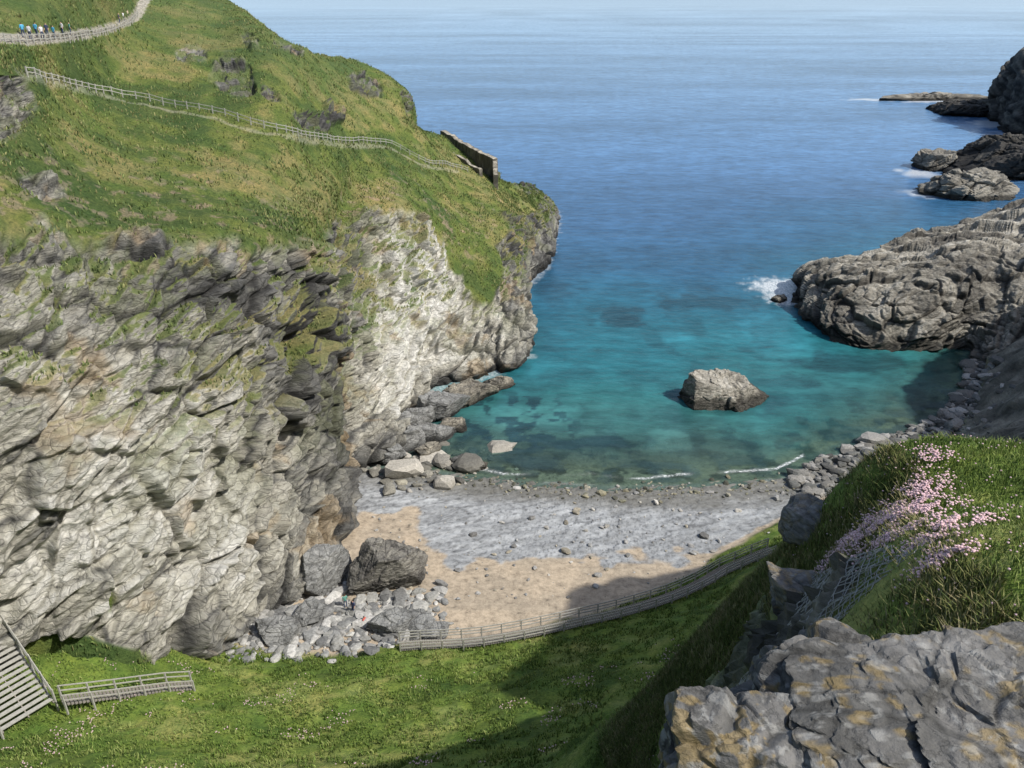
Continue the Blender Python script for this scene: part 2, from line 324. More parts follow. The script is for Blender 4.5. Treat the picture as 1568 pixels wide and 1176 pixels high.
u1=ss(.0,.4,gb)[:,None];u2=ss(0,-.4,gb)[:,None]
GA=np.array([.135,.20,.038]);GB=np.array([.24,.275,.085]);GC=np.array([.078,.125,.025])
gc=GA*(1-u1)*(1-u2)+GB*u1+GC*u2
tt=.35+.5*fbm(P/4,3,361)+.5*(c2-.5)-.25*ss(.3,.6,netp)
rk=np.stack([np.interp(tt,[-.1,.3,.7],[a,b,c]) for a,b,c in ((.05,.13,.28),(.048,.122,.26),(.04,.10,.21))],1)
gg=gc*(1-rockn[:,None])+rk*rockn[:,None]
col=cb*(1-gr[:,None])+gg*gr[:,None]
tq=grid_faces(len(ax),len(ay),False)
if np.cross(Pd[tq[0,1]]-Pd[tq[0,0]],Pd[tq[0,2]]-Pd[tq[0,0]])[2]<0: tq=tq[:,::-1]
mesh_obj('ground',Pd,tq,M_ground,col,(rockn[tq[:,0]]<.4),{'grass':gr2})
TZ=Pd[:,2].reshape(len(ax),len(ay))
def H(xx,yy):
    xx=np.atleast_1d(np.asarray(xx,float));yy=np.atleast_1d(np.asarray(yy,float))
    i=np.clip(np.searchsorted(ax,xx)-1,0,len(ax)-2);j=np.clip(np.searchsorted(ay,yy)-1,0,len(ay)-2)
    u=(xx-ax[i])/(ax[i+1]-ax[i]);v=(yy-ay[j])/(ay[j+1]-ay[j])
    return TZ[i,j]*(1-u)*(1-v)+TZ[i+1,j]*u*(1-v)+TZ[i,j+1]*(1-u)*v+TZ[i+1,j+1]*u*v
GR2=gr2.reshape(len(ax),len(ay))
def Gm(xx,yy):
    i=np.clip(np.searchsorted(ax,xx),0,len(ax)-1);j=np.clip(np.searchsorted(ay,yy),0,len(ay)-1); return GR2[i,j]
# ------------------------------------------------------------------ grass blades
def blades(name,B,hgt,wid,cols,lean=.5,parent=None):
    n=len(B); th=rng.uniform(0,2*np.pi,n); d=np.stack([np.cos(th),np.sin(th),0*th],1)
    l=rng.uniform(0,2*np.pi,n); ln=np.stack([np.cos(l),np.sin(l),0*l],1)*(rng.uniform(.1,1,n)*lean)[:,None]
    h=(hgt*rng.uniform(.5,1.25,n))[:,None]; w=(wid*rng.uniform(.6,1.3,n))[:,None]
    a=B-d*w*.5-[0,0,.03]; b=B+d*w*.5-[0,0,.03]; m=B+ln*h*.35+np.array([0,0,1])*h*.6; tip=B+ln*h+np.array([0,0,1])*h*.95
    V=np.stack([a,b,m+d*w*.35,m-d*w*.35,tip],1).reshape(-1,3)
    k=np.arange(n)*5
    F=np.concatenate([np.stack([k,k+1,k+2],1),np.stack([k,k+2,k+3],1),np.stack([k+3,k+2,k+4],1)])
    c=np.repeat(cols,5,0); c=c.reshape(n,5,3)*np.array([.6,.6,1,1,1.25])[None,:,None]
    return mesh_obj(name,V,F,M_leaf,c.reshape(-1,3),False,None,parent)
def gcols(n,B,sc=2.0,base=((.135,.205,.038),(.25,.29,.09),(.075,.125,.025))):
    k=fbm(B/sc,3,401)+.35*rng.normal(size=n); u1=ss(0,.6,k)[:,None];u2=ss(0,-.6,k)[:,None]
    c=np.array(base[0])*(1-u1)*(1-u2)+np.array(base[1])*u1+np.array(base[2])*u2
    return c*rng.uniform(.75,1.3,(n,1))
def scat(x0,x1,y0,y1,n,thr=.5):
    xx=rng.uniform(x0,x1,n);yy=rng.uniform(y0,y1,n); k=Gm(xx,yy)>thr; xx=xx[k];yy=yy[k]; return np.stack([xx,yy,H(xx,yy)],1)
B=scat(2,24,6,27,150000); hh=.16+.10*ss(0,.3,fbm(B/.7,3,405)); blades('knoll_grass',B,hh,.022,gcols(len(B),B,1.2),.9)
# taller rank grass and dead stems on the steep flank of the knoll
B=scat(4,12,9,28,90000,.05); B=B[H(B[:,0]+.3,B[:,1])-H(B[:,0]-.3,B[:,1])>.35]; blades('rank_grass',B,.3,.028,gcols(len(B),B,.8,((.14,.15,.045),(.29,.25,.13),(.06,.085,.02))),1.0)
B=scat(-45,45,26,76,180000,.4); cl=fbm(B/1.1,3,409)>-.12; B=B[cl]; blades('slope_grass',B,.32,.08,gcols(len(B),B,2.0),.8)
B=scat(-12,6,6,27,30000); blades('slope_grass',B,.25,.04,gcols(len(B),B,1.5),.7)
ij=np.argwhere(GMASK>.6); ij=ij[(ij[:,1]<NV*.93)]
wt=np.linalg.norm(LG[ij[:,0],ij[:,1]]-LG[np.minimum(ij[:,0]+1,NU-1),ij[:,1]],axis=1); wt/=wt.sum()
s=ij[rng.choice(len(ij),100000,p=wt)]; B=LG[s[:,0],s[:,1]]+rng.normal(0,.15,(len(s),3))*[1,1,0]
k=fbm(B/2,3,411)>-.1; B=B[k]
blades('headland_grass',B,.42,.16,gcols(len(B),B,6,((.145,.19,.055),(.25,.24,.10),(.08,.125,.037))),.8)
# ------------------------------------------------------------------ sea
sx=axis([(-60000,-3000,9000),(-3000,-300,300),(-300,-30,15),(-30,100,.4),(100,320,3),(320,3000,90),(3000,60001,9000)])
sy=axis([(70,86,2),(86,150,.33),(150,250,1.0),(250,600,4),(600,1500,20),(1500,6000,150),(6000,90001,6000)])
X,Y=np.meshgrid(sx,sy,indexing='ij'); x=X.ravel();y=Y.ravel(); P=np.stack([x,y,0*x],1)
dsea=y-shore(x)
warp=y+9*fbm(P/22,3,501)
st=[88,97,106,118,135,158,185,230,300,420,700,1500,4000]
CC=np.array([[.11,.135,.11],[.065,.12,.108],[.045,.145,.138],[.032,.16,.165],[.022,.145,.175],[.020,.122,.178],[.026,.108,.20],[.042,.12,.24],[.065,.155,.30],[.10,.21,.375],[.16,.285,.45],[.26,.40,.56],[.38,.52,.66]])  # far rows pale with distance: haze painted into the sea colour
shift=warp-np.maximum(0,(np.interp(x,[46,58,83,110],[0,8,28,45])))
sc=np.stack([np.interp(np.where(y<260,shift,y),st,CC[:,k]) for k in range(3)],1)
dark=np.zeros(len(x))
wn=fbm(P/3,4,511)
for cx,cy,rx,ry,a in [(22,155,6,5.5,.9),(41,163,11,5.5,.75),(36,118,10,5.5,.7),(13,103,7.5,2,.95),(28,110,5,2,.5),(62,132,14,4.5,.75),(47,124,8,3.5,.65),(12,190,30,7,.2),(60,200,30,8,.2),(52,106,7,3.5,.6),(4,141,5,8,.4),(12,128,5,3,.35),(9,170,5,10,.5),(20,97,6,1.5,.7),(32,98,5,1.3,.6),(2,98,6,2.5,.8)]:
    dark=np.maximum(dark,a*ss(1.25,.6,np.hypot((x-cx)/rx,(y-cy)/ry)+.7*wn))
sp=ss(1.3,.5,np.hypot((x-0)/12,(y-109)/13))*ss(-.03,.12,fbm(P/1.9,3,521))
sp2=ss(18,2,np.abs(dsea-7))*ss(.06,.25,fbm(P/2.5,4,523))*.6*(y<135)
sp3=ss(.08,.32,fbm(P/7,4,525))*.35*(y<200)*(y>110)
dark=np.maximum.reduce([dark,sp,sp2,sp3])[:,None]
sc=sc*(1-.82*dark)+dark*.82*np.array([.012,.035,.047])
lite=ss(.1,.45,fbm(P/8,4,527))[:,None]*(y<160)[:,None]; sc=sc*(1+.35*lite)
streak=((fbm(P*np.array([1/160.,1/34.,1]),4,531)*.6+fbm(P*np.array([1/900.,1/220.,1]),3,533)*.35)*ss(170,420,y)*ss(6000,1500,y))[:,None]; sc=sc*(1+.6*streak)
foam=np.zeros(len(x))
fn=fbm(P/1.1,4,541); fn2=fbm(P/3,3,545)
wl=dsea-2.6-1.3*fbm(np.stack([x/9,0*x,0*x],1),3,543); foam=np.maximum(foam,ss(.5,.08,np.abs(wl+.3*fn))*ss(-.35,.0,fbm(P/4.2,3,547))*(x>-16)*(x<42))
foam=np.maximum(foam,ss(.6,.1,np.abs(dsea-.3+.3*fn))*.5*ss(-.1,.2,fn2)*(x>-15)*(x<70))
for cx,cy,rx,ry in [(61,173,8,7),(59,165,4,4.5)]:
    foam=np.maximum(foam,ss(1.15,.45,np.hypot((x-cx)/rx,(y-cy)/ry)+.5*fn))
for cx,cy,rx,ry in [(245,420,13,22),(222,335,10,16),(150,300,8,9),(136,266,6,5),(262,518,30,8),(222,526,14,7),(228,380,10,22),(262,470,12,10)]:
    foam=np.maximum(foam,ss(1.05,.5,np.hypot((x-cx)/rx,(y-cy)/ry)+.8*fn2)*.95)
for i in range(7,14):
    for s_ in np.linspace(0,1,12):
        bx,by=(LT[i,1,:2]*(1-s_)+LT[i+1,1,:2]*s_) ; k=(np.abs(x-bx)<5)&(np.abs(y-by)<5)
        foam[k]=np.maximum(foam[k],ss(1.9,.6,np.hypot(x[k]-bx,y[k]-by)+1.4*fn[k])*.45)
alpha=ss(-.3,9,dsea+.8*wn)*.5+.45*ss(5,20,dsea); alpha=np.where((dsea<0.2),.2,np.maximum(alpha,.22)); alpha=np.maximum(alpha,.9*dark[:,0]*(dsea>1))
zz=.05*fbm(P/2.2,3,551)*(y<260)
m,nt,N,L_,Bs=newmat('sea_water')
at=N.new('ShaderNodeAttribute');at.attribute_name='Col'; af=N.new('ShaderNodeAttribute');af.attribute_name='foam'; aa=N.new('ShaderNodeAttribute');aa.attribute_name='body'
pos=N.new('ShaderNodeNewGeometry').outputs['Position']
mp=N.new('ShaderNodeMapping'); mp.inputs['Scale'].default_value=(.55,1.2,1); mp.inputs['Rotation'].default_value=(0,0,.25); L_.new(pos,mp.inputs[0])
n1=noise_node(N,L_,mp.outputs[0],.9,4,.62); n0=noise_node(N,L_,mp.outputs[0],.09,3,.6); n4=noise_node(N,L_,mp.outputs[0],.35,4,.65)
rr=ramp(N,L_,n4.outputs[0],[(.35,.76),(.65,1.26)]); r0=ramp(N,L_,n0.outputs[0],[(.35,.86),(.65,1.14)])
nf=noise_node(N,L_,pos,2.2,5,.7); rf=ramp(N,L_,nf.outputs[0],[(.38,.25),(.6,1)])
fm=N.new('ShaderNodeMath');fm.operation='MULTIPLY';L_.new(af.outputs[2],fm.inputs[0]);L_.new(rf.outputs[0],fm.inputs[1])
L_.new(mul(N,L_,mul(N,L_,mul(N,L_,at.outputs[0],rr.outputs[0]),r0.outputs[0]),(.8,.82,.82),fm.outputs[0],'MIX'),Bs.inputs['Base Color'])
Bs.inputs['Roughness'].default_value=.22; Bs.inputs['IOR'].default_value=1.33
hm=mul(N,L_,n1.outputs[0],n0.outputs[0],.5,'MIX')
b=N.new('ShaderNodeBump');b.inputs['Strength'].default_value=.6;b.inputs['Distance'].default_value=.5;L_.new(hm,b.inputs['Height']);L_.new(b.outputs[0],Bs.inputs['Normal'])
tr=N.new('ShaderNodeBsdfTransparent'); tr.inputs[0].default_value=(.75,.92,.88,1); mx=N.new('ShaderNodeMixShader')
mxx=N.new('ShaderNodeMath');mxx.operation='MAXIMUM';L_.new(aa.outputs[2],mxx.inputs[0]);L_.new(fm.outputs[0],mxx.inputs[1])
L_.new(mxx.outputs[0],mx.inputs[0]);L_.new(tr.outputs[0],mx.inputs[1]);L_.new(Bs.outputs[0],mx.inputs[2]);L_.new(mx.outputs[0],N['Material Output'].inputs[0])
P[:,2]=zz
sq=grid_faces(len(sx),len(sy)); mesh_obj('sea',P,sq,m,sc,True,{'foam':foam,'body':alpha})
# ------------------------------------------------------------------ right-hand promontory + far cliff
def promontory(name,T,nu,nv,mat,scale,seed,amp,tones,back=((2,10,-4),(4,25,-22)),zb=5,lo=.3,BR=None,an=1.9,strat=1.9):
    T=np.array(T,float); pre=T[:,:1]+(T[:,:1]-T[:,1:2])*.3; pre[:,:,2]=T[:,:1,2]-zb
    T=np.concatenate([pre,T]+[T[:,-1:]+np.array(b,float) for b in back],1)
    G=cr(T,nu); G=np.swapaxes(cr(np.swapaxes(G,0,1),nv),0,1); Nn=gnormals(G); fl=Nn[...,2].mean()<0
    if fl: Nn=-Nn
    P=G.reshape(-1,3)
    P2,d,(c1,c2,c3,e1,e2,e3,q)=rockify(P,Nn.reshape(-1,3),np.full(len(P),amp),scale,seed,strat,BR,an,.8,shape=(nu,nv),nb=1)
    N2=gnormals(P2.reshape(nu,nv,3)).reshape(-1,3); N2=-N2 if fl else N2
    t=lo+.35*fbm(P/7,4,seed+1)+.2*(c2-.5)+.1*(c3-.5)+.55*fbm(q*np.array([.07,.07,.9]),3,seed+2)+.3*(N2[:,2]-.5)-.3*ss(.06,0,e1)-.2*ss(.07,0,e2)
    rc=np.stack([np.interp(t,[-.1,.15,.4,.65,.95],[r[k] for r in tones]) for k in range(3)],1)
    wet=ss(3.6,.8,P2[:,2]+1.2*fbm(P/4,3,3))[:,None]; rc=rc*(1-.75*wet)
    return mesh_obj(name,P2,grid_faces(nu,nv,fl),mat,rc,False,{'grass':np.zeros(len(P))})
tones=[(.04,.038,.035),(.09,.085,.075),(.19,.175,.145),(.33,.30,.24),(.47,.43,.34)]
ptone=[(.05,.047,.042),(.115,.107,.094),(.225,.21,.178),(.37,.345,.29),(.56,.53,.46)]
promontory('rocky_promontory',[
[(62,167.8,-.8),(63,169,.2),(64,170.5,.8),(64.8,172.5,1.4),(65.5,175,1.8)],
[(61.4,146.3,-.5),(61.4,147.5,2),(62.6,152,4.5),(64.1,156.6,6.3),(66.8,162.5,7.5)],
[(65.8,138.6,-.5),(66.9,141.4,3),(68.8,146.1,6),(71.2,151.9,8.5),(76.2,161.4,10)],
[(75.1,137.4,-.5),(75.7,139.5,4),(76.9,142.6,8),(79.9,150.8,11),(87,167,12.5)],
[(84.9,137.4,-.5),(85.5,139.5,4),(86.7,143.2,9),(89.5,150.7,13),(96.8,168.1,14.5)],
[(86.7,128.1,1),(90.9,133.4,5),(94.6,140.3,10),(99.7,150.3,14.5),(113.5,176.9,16.5)],
[(92,118,2),(97,123,8),(103,130,15),(110,140,21),(118,165,25)],
[(105,112,4),(110,117,15),(118,125,24),(128,138,34),(140,165,40)]],460,370,M_cliff,.95,601,.6,ptone,lo=.46,BR=brot((-.30,-.50,.80)),an=4.2,strat=2.6)
dk=[(.02,.02,.02),(.045,.043,.04),(.09,.085,.075),(.15,.14,.12),(.22,.2,.17)]
promontory('distant_cliff',[
[(257.5,454,-1),(258,455,1.5),(259,457,5.3),(262,462,10)],
[(251,429,-1),(254,435,3.5),(258,442,13),(262,450,21)],
[(236,377,-1),(238,382,9),(243,392,22),(255,415,32)],
[(250,310,0),(262,325,20),(285,345,40),(300,370,55)]],160,120,M_cliff,2.2,651,.8,dk,((10,20,-6),(30,60,-50)),lo=.4)
# ------------------------------------------------------------------ boulders
import bmesh
def ico(sub):
    bm=bmesh.new(); bmesh.ops.create_icosphere(bm,subdivisions=sub,radius=1); V=np.array([v.co[:] for v in bm.verts]); F=np.array([[v.index for v in f.verts] for f in bm.faces]); bm.free(); return V,F
ICO={k:ico(k) for k in (2,3,6,7)}
def polytope(sub,seed,npl=14,flat=.75,planes=None):
    V,F=ICO[sub]; r=np.random.default_rng(seed)
    pl=[np.append(v/np.linalg.norm(v),r.uniform(.62,1.0)) for v in r.normal(size=(npl,3))]
    pl+= [np.array([0,0,1,flat]),np.array([0,0,-1,.8])]
    if planes: pl=[np.append(np.array(p[:3])/np.linalg.norm(p[:3]),p[3]) for p in planes]
    R=np.full(len(V),1.35)
    for p in pl:
        dt=V@p[:3]; R=np.minimum(R,np.where(dt>.02,p[3]/np.maximum(dt,.02),9))
    return V*R[:,None],F
def rock(name,c,size,rot,seed,tones=tones,lo=.35,sub=6,amp=.35,scale=.35,npl=14,flat=.7,planes=None,mat=None,wetz=None,strat=1.,orange=0,cell=1.):
    V,F=polytope(sub,seed,npl,flat,planes); V=V*np.array(size)
    ca,sa=math.cos(rot),math.sin(rot); V=V@np.array([[ca,sa,0],[-sa,ca,0],[0,0,1]])+np.array(c)
    n=V-np.array(c); n/=np.linalg.norm(n,axis=1,keepdims=True)
    P2,d,(c1,c2,c3,e1,e2,e3,q)=rockify(V,n,np.full(len(V),amp),scale,seed+700,strat)
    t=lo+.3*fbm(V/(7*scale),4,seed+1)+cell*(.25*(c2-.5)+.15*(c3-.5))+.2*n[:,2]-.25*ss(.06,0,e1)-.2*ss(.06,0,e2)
    rc=np.stack([np.interp(t,[-.1,.15,.4,.65,.95],[r_[k] for r_ in tones]) for k in range(3)],1)
    if wetz is not None: wet=ss(wetz+.8,wetz,P2[:,2]+.4*fbm(V/2,2,3))[:,None]; rc=rc*(1-.75*wet)
    if orange:
        o=ss(.14,.3,fbm(V/.13,4,seed+5)+.1*n[:,2]+.4*fbm(V/.6,3,seed+6))[:,None]*orange; rc=rc*(1-o)+o*np.array([.33,.23,.07])
        o=ss(.2,.3,fbm(V/.09,4,seed+8))[:,None]*orange; rc=rc*(1-o)+o*np.array([.36,.36,.34])
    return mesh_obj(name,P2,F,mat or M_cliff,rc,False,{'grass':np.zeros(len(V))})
grey=[(.06,.06,.056),(.13,.13,.12),(.23,.23,.22),(.32,.32,.305),(.42,.415,.39)]
rock('sea_stack_rock',(34.6,117.5,0),(6.6,4.6,4.2),.15,11,ptone,.55,amp=.5,scale=.4,planes=[(-1,-.15,.15,.95),(-.3,-1,.5,.8),(.5,-.8,.75,.72),(.35,-.2,1,.72),(1,0,.9,.85),(0,1,.4,.9),(.7,1,.2,.9),(0,0,-1,.9),(-.75,.9,.2,.95),(1,-.7,.1,.98)],wetz=1.1)
rock('beach_boulder',(-13.8,69.2,3.7),(3.4,2.4,3.4),.5,23,[(.04,.038,.035),(.08,.075,.07),(.16,.15,.135),(.27,.255,.22),(.4,.38,.33)],.45,amp=.4,scale=.4,npl=9,flat=.85)
for i,(c,s,r) in enumerate([((-12.5,61.5,3.6),(2.0,1.5,1.3),.2),((-9.2,61,3.3),(2.1,1.3,1.1),-.3),((-7.2,60.2,3.4),(1.3,1,.8),.5),((-20.8,69.5,3.2),(2.8,3.2,4.2),.2),((-20.5,62.5,3.8),(2.0,1.6,1.1),.9),((-23,60,4),(2.0,1.6,1.1),.3)]):
    rock('beach_boulder',c,s,r,31+i,grey,.45,amp=.3,scale=.28,sub=6)
for i,(c,s,r) in enumerate([((-12,112,1),(4.2,3,3),.3),((-8,116.5,1),(3,2.6,2.4),1.1),((-11.5,105,.6),(2.6,2.2,1.6),.5),((-9.2,107.5,.4),(2,1.6,1.4),.1),((-14.5,103,1),(2.4,2,2),.8),((-6.5,119,.4),(3.2,2.2,2.6),.3),((-17,98.5,.8),(2.4,1.7,1.4),.4),((-12,100,.2),(1.7,1.3,1),.9),((-15,107,1.5),(3,2.5,2.6),.5),((-2,122.5,.3),(2.6,1.8,1.8),.2),((-7.5,98,.1),(1.4,1,.8),.2),((-4.5,96.2,.1),(1.2,.8,.6),.7)]):
    rock('shore_boulder',c,s,r,51+i,tones if i%2 else grey,.42,amp=.35,scale=.32,sub=6,wetz=.3)
for i,(c,s,r,l) in enumerate([((160,311,1),(9,7,6.5),.2,.4),((149,266,1),(13,9,7),-.2,.4),((264,528,0),(36,9,4.2),.05,.45),((187,302,2),(20,18,13),.3,.15),((255,470,0),(24,16,8),.3,.2)]):
    rock('offshore_rock',c,s,r,71+i,ptone if l>.3 else dk,l,amp=.75,scale=1.2,sub=6,wetz=1.2,strat=1.8)
rock('foam_rock',(58,165,-.3),(2.2,1.6,1.5),.3,83,tones,.3,amp=.4,scale=.3,sub=6,wetz=.2)
def stones(name,pts,sizes,seed,cols,sink=.25):
    Vs=[];Fs=[];Cs=[];o=0; var=[polytope(2,seed+i,10,.7)[0] for i in range(12)]; F=ICO[2][1]
    for i,(p,s) in enumerate(zip(pts,sizes)):
        a=rng.uniform(0,6.28);ca,sa=math.cos(a),math.sin(a); V=var[rng.integers(12)]*np.array([s,s*rng.uniform(.55,.95),s*rng.uniform(.4,.75)])
        V=V@np.array([[ca,sa,0],[-sa,ca,0],[0,0,1]])+np.array([p[0],p[1],p[2]+s*sink]); Vs.append(V);Fs.append(F+o);o+=len(V)
        Cs.append(np.tile(np.array(cols[rng.integers(len(cols))])*rng.uniform(.7,1.25),(len(V),1)))
    return mesh_obj(name,np.concatenate(Vs),np.concatenate(Fs),M_stone,np.concatenate(Cs),False)
sc_=[(.27,.27,.26),(.36,.35,.33),(.18,.175,.165),(.40,.38,.34),(.30,.27,.21)]
def withz(xy): xy=np.array(xy); return np.column_stack([xy,H(xy[:,0],xy[:,1])])
xy=np.column_stack([rng.uniform(-18,36,300),rng.uniform(66,93,300)]); stones('scattered_stones',withz(xy),rng.gamma(1.2,.11,300)+.06,1,sc_)
tt=rng.uniform(0,1,1300); xy=np.column_stack([-27+tt*18+rng.normal(0,1.6,1300),57.5+tt*6+rng.normal(0,2.4,1300)+3*(1-tt)]); stones('rubble_bank',withz(xy),rng.gamma(2,.13,1300)+.08,2,[(.24,.24,.23),(.32,.315,.29),(.16,.16,.155),(.38,.37,.345)],.2)
xs_=rng.uniform(38,84,900); xy=np.column_stack([xs_,shore(xs_)-np.abs(rng.normal(0,4.5,900))+.8]); stones('shingle_bank',withz(xy),rng.gamma(2,.2,900)+.12,3,[(.14,.14,.13),(.09,.09,.085),(.22,.21,.19),(.30,.29,.27)],.25)
xs_=rng.uniform(-16,38,420); xy=np.column_stack([xs_,shore(xs_)-rng.normal(1.2,1.3,420)]); stones('tideline_stones',withz(xy),rng.gamma(1.4,.09,420)+.05,4,[(.16,.155,.11),(.08,.08,.06),(.24,.22,.15),(.3,.28,.22)],.15)
xy=np.column_stack([rng.normal(-12,4.5,160),rng.normal(99,4,160)]); stones('shore_rubble',withz(xy),rng.gamma(2,.25,160)+.15,5,[(.2,.19,.16),(.32,.3,.26),(.12,.115,.1)],.3)
# ------------------------------------------------------------------ near rocks
nt_=[(.028,.027,.025),(.055,.054,.05),(.10,.098,.092),(.155,.151,.143),(.24,.236,.225)]
rock('lichen_rock_slab',(3.8,4.75,54.42),(1.8,1.0,.5),.12,91,nt_,.45,sub=7,amp=.42,scale=.13,planes=[(.05,-.1,1,.8),(-.3,.2,1,.95),(0,1,.25,.9),(-1,.2,.15,.92),(0,-1,0,1),(1,0,0,1.1),(0,0,-1,1),(-.7,1,.2,1.05)],mat=M_near,orange=.42,cell=.45,strat=1.6)
rock('lichen_rock_slab',(1.85,4.5,54.35),(.6,.6,.55),.5,93,nt_,.5,sub=7,amp=.4,scale=.12,npl=7,mat=M_near,orange=.45,cell=.45,strat=1.6)
rock('lichen_rock_slab',(3.0,5.6,53.9),(.9,.6,.5),.3,95,nt_,.35,sub=7,amp=.4,scale=.13,npl=8,mat=M_near,orange=.4,cell=.4,strat=1.6)
rock('knoll_outcrop',(8.0,17.6,44.7),(.6,1.0,1.0),.4,97,nt_,.55,sub=6,amp=.3,scale=.3,npl=12,mat=M_near,orange=.3)
rock('knoll_outcrop',(9.9,22.2,44.0),(.5,1.0,.8),.4,99,nt_,.55,sub=6,amp=.3,scale=.3,npl=12,mat=M_near,orange=.2)
rock('knoll_outcrop',(5.9,12.3,46.9),(.8,.8,.8),.2,101,nt_,.5,sub=6,amp=.3,scale=.25,npl=12,mat=M_near,orange=.4)
# ------------------------------------------------------------------ timber helpers
def boxes(name,items,mat,parent=None):
    """items: (p0,p1,w,h) beams with rectangular section"""
    Vs=[];Fs=[];o=0
    for p0,p1,w,h in items:
        p0=np.array(p0,float);p1=np.array(p1,float);d=p1-p0;L=np.linalg.norm(d);d/=L
        up=np.array([0,0,1.]) if abs(d[2])<.9 else np.array([1.,0,0]); s=np.cross(d,up);s/=np.linalg.norm(s);u=np.cross(s,d)
        c=[(-w/2,-h/2),(w/2,-h/2),(w/2,h/2),(-w/2,h/2)]
        V=[p+s*a+u*b for p in (p0,p1) for a,b in c]; Vs+=V
        Fs+=[[o+a for a in f] for f in ([0,3,2,1],[4,5,6,7],[0,1,5,4],[1,2,6,5],[2,3,7,6],[3,0,4,7])]; o+=8
    return mesh_obj(name,np.array(Vs),np.array(Fs),mat,None,False,None,parent)
def empty(n): o=bpy.data.objects.new(n,None); link(o); return o
def resample(pl,step):
    pl=np.array(pl,float); s=np.r_[0,np.cumsum(np.linalg.norm(np.diff(pl[:,:2],axis=0),axis=1))]; m=max(2,int(s[-1]/step)+1); t=np.linspace(0,s[-1],m)
    return np.stack([np.interp(t,s,pl[:,k]) for k in range(pl.shape[1])],1)
def fence(name,pl,step=1.8,h=1.1,rails=(.35,.7,1.02),mat=M_wood,pw=.12,rw=.04,rh=.1):
    e=empty(name); q=resample(pl,step); z=q[:,2]
    posts=[((a,b,c-.3),(a+random.uniform(-.03,.03),b,c+h+random.uniform(-.04,.04)),pw,pw) for (a,b),c in zip(q[:,:2],z)]
    boxes('posts',posts,mat,e)
    r=[]
    for i in range(len(q)-1):
        for k in rails: r.append(((q[i,0],q[i,1],z[i]+k),(q[i+1,0],q[i+1,1],z[i+1]+k),rw,rh))
    boxes('rails',r,mat,e); return e
Hs=lambda a,b: float(H(a,b)[0])
BP=cr(np.array([(-10.5,57.0),(-5.2,58.0),(0,59.0),(6,60.4),(11,61.8),(15.5,63.7),(20,66.3),(23,68.6),(28,70.2)]),70)
tang=np.gradient(BP,axis=0); tang/=np.linalg.norm(tang,axis=1,keepdims=True); side=np.stack([-tang[:,1],tang[:,0]],1)
zc=np.array([max(Hs(*p),Hs(*(p+s*.7)),Hs(*(p-s*.7))) for p,s in zip(BP,side)])+.08; zc=np.convolve(np.pad(zc,4,'edge'),np.ones(9)/9,'valid')+.08
walk=empty('timber_walkway')
q=resample(np.column_stack([BP,zc,side]),.22)
boxes('planks',[((p[0]-p[3]*.62,p[1]-p[4]*.62,p[2]),(p[0]+p[3]*.62,p[1]+p[4]*.62,p[2]),.17,.06) for p in q],M_wood,walk)
for sgn in (1,-1):
    e2=np.column_stack([BP+side*.7*sgn,zc]); q2=resample(e2,1.9)
    boxes('posts',[((a,b,c-.8),(a,b,c+1.1),.12,.12) for a,b,c in q2],M_woodl,walk)
    boxes('rails',[((*q2[i,:2],q2[i,2]+k),(*q2[i+1,:2],q2[i+1,2]+k),.05,.1) for i in range(len(q2)-1) for k in (.4,.75,1.08)],M_woodl,walk)
bw=empty('timber_boardwalk')
pl=np.array([(-33.4,43.4),(-30.8,45.6),(-27.9,47.6),(-26.3,48.6)]); zb=np.array([13.0,0,0,0])
for i in range(4): zb[i]=Hs(*pl[i])+.3
zb[0]=max(zb[0],12.6)
q=resample(np.column_stack([pl,zb]),.24); tg=np.gradient(q[:,:2],axis=0); tg/=np.linalg.norm(tg,axis=1,keepdims=True); sd=np.stack([-tg[:,1],tg[:,0]],1)
boxes('planks',[((*(p[:2]-s*.55),p[2]),(*(p[:2]+s*.55),p[2]),.19,.06) for p,s in zip(q,sd)],M_wood,bw)
for sg in (1,-1):
    q2=resample(np.column_stack([q[:,:2]+sd*.6*sg,q[:,2]]),1.7)
    boxes('posts',[((a,b,c-.9),(a,b,c+1.05),.11,.11) for a,b,c in q2],M_woodl,bw)
    boxes('rails',[((*q2[i,:2],q2[i,2]+k),(*q2[i+1,:2],q2[i+1,2]+k),.05,.09) for i in range(len(q2)-1) for k in (.55,1.03)],M_woodl,bw)
stair=empty('timber_staircase')
top=np.array([-39.9,48.0,16.6]);bot=np.array([-34.1,43.4,12.6]); dr=(bot-top)[:2]; dr/=np.linalg.norm(dr); sd=np.array([dr[1],-dr[0]])
if sd[0]>0: sd=-sd
nst=18; it=[]
for i in range(nst):
    p=top+(bot-top)*(i+.5)/nst; it.append((p,np.append(p[:2]+sd*3.6,p[2]),.34,.07))
boxes('treads',it,M_woodl,stair)
st_=[]
for o_ in (0.05,1.8,3.55):
    s3=np.append(sd*o_,-.18); st_.append((top+s3,bot+s3,.08,.24))
boxes('stringers',st_,M_wood,stair)
ps=[];rl=[]
for o_ in (-.08,3.68):
    s3=np.append(sd*o_,0)
    for i in range(6):
        p=top+(bot-top)*i/5+s3; ps.append((p-[0,0,1.8],p+[0,0,1.1],.12,.12))
    for k in (.5,.8,1.1): rl.append((top+s3+[0,0,k],bot+s3+[0,0,k],.05,.1))
boxes('posts',ps,M_woodl,stair);boxes('handrails',rl,M_woodl,stair)
pl=[Lpos(c,7.02) for c in np.linspace(1.0,9.3,90)]; fence('clifftop_fence',[tuple(p) for p in pl],1.9,1.15,(.5,1.0),M_woodl,.14,.05,.09)
fence('path_fence',[tuple(Lpos(c,r-.09)) for c,r in PIX[8:70:2]],2.0,1.1,(.5,1.0),M_woodl,.13,.05,.08)
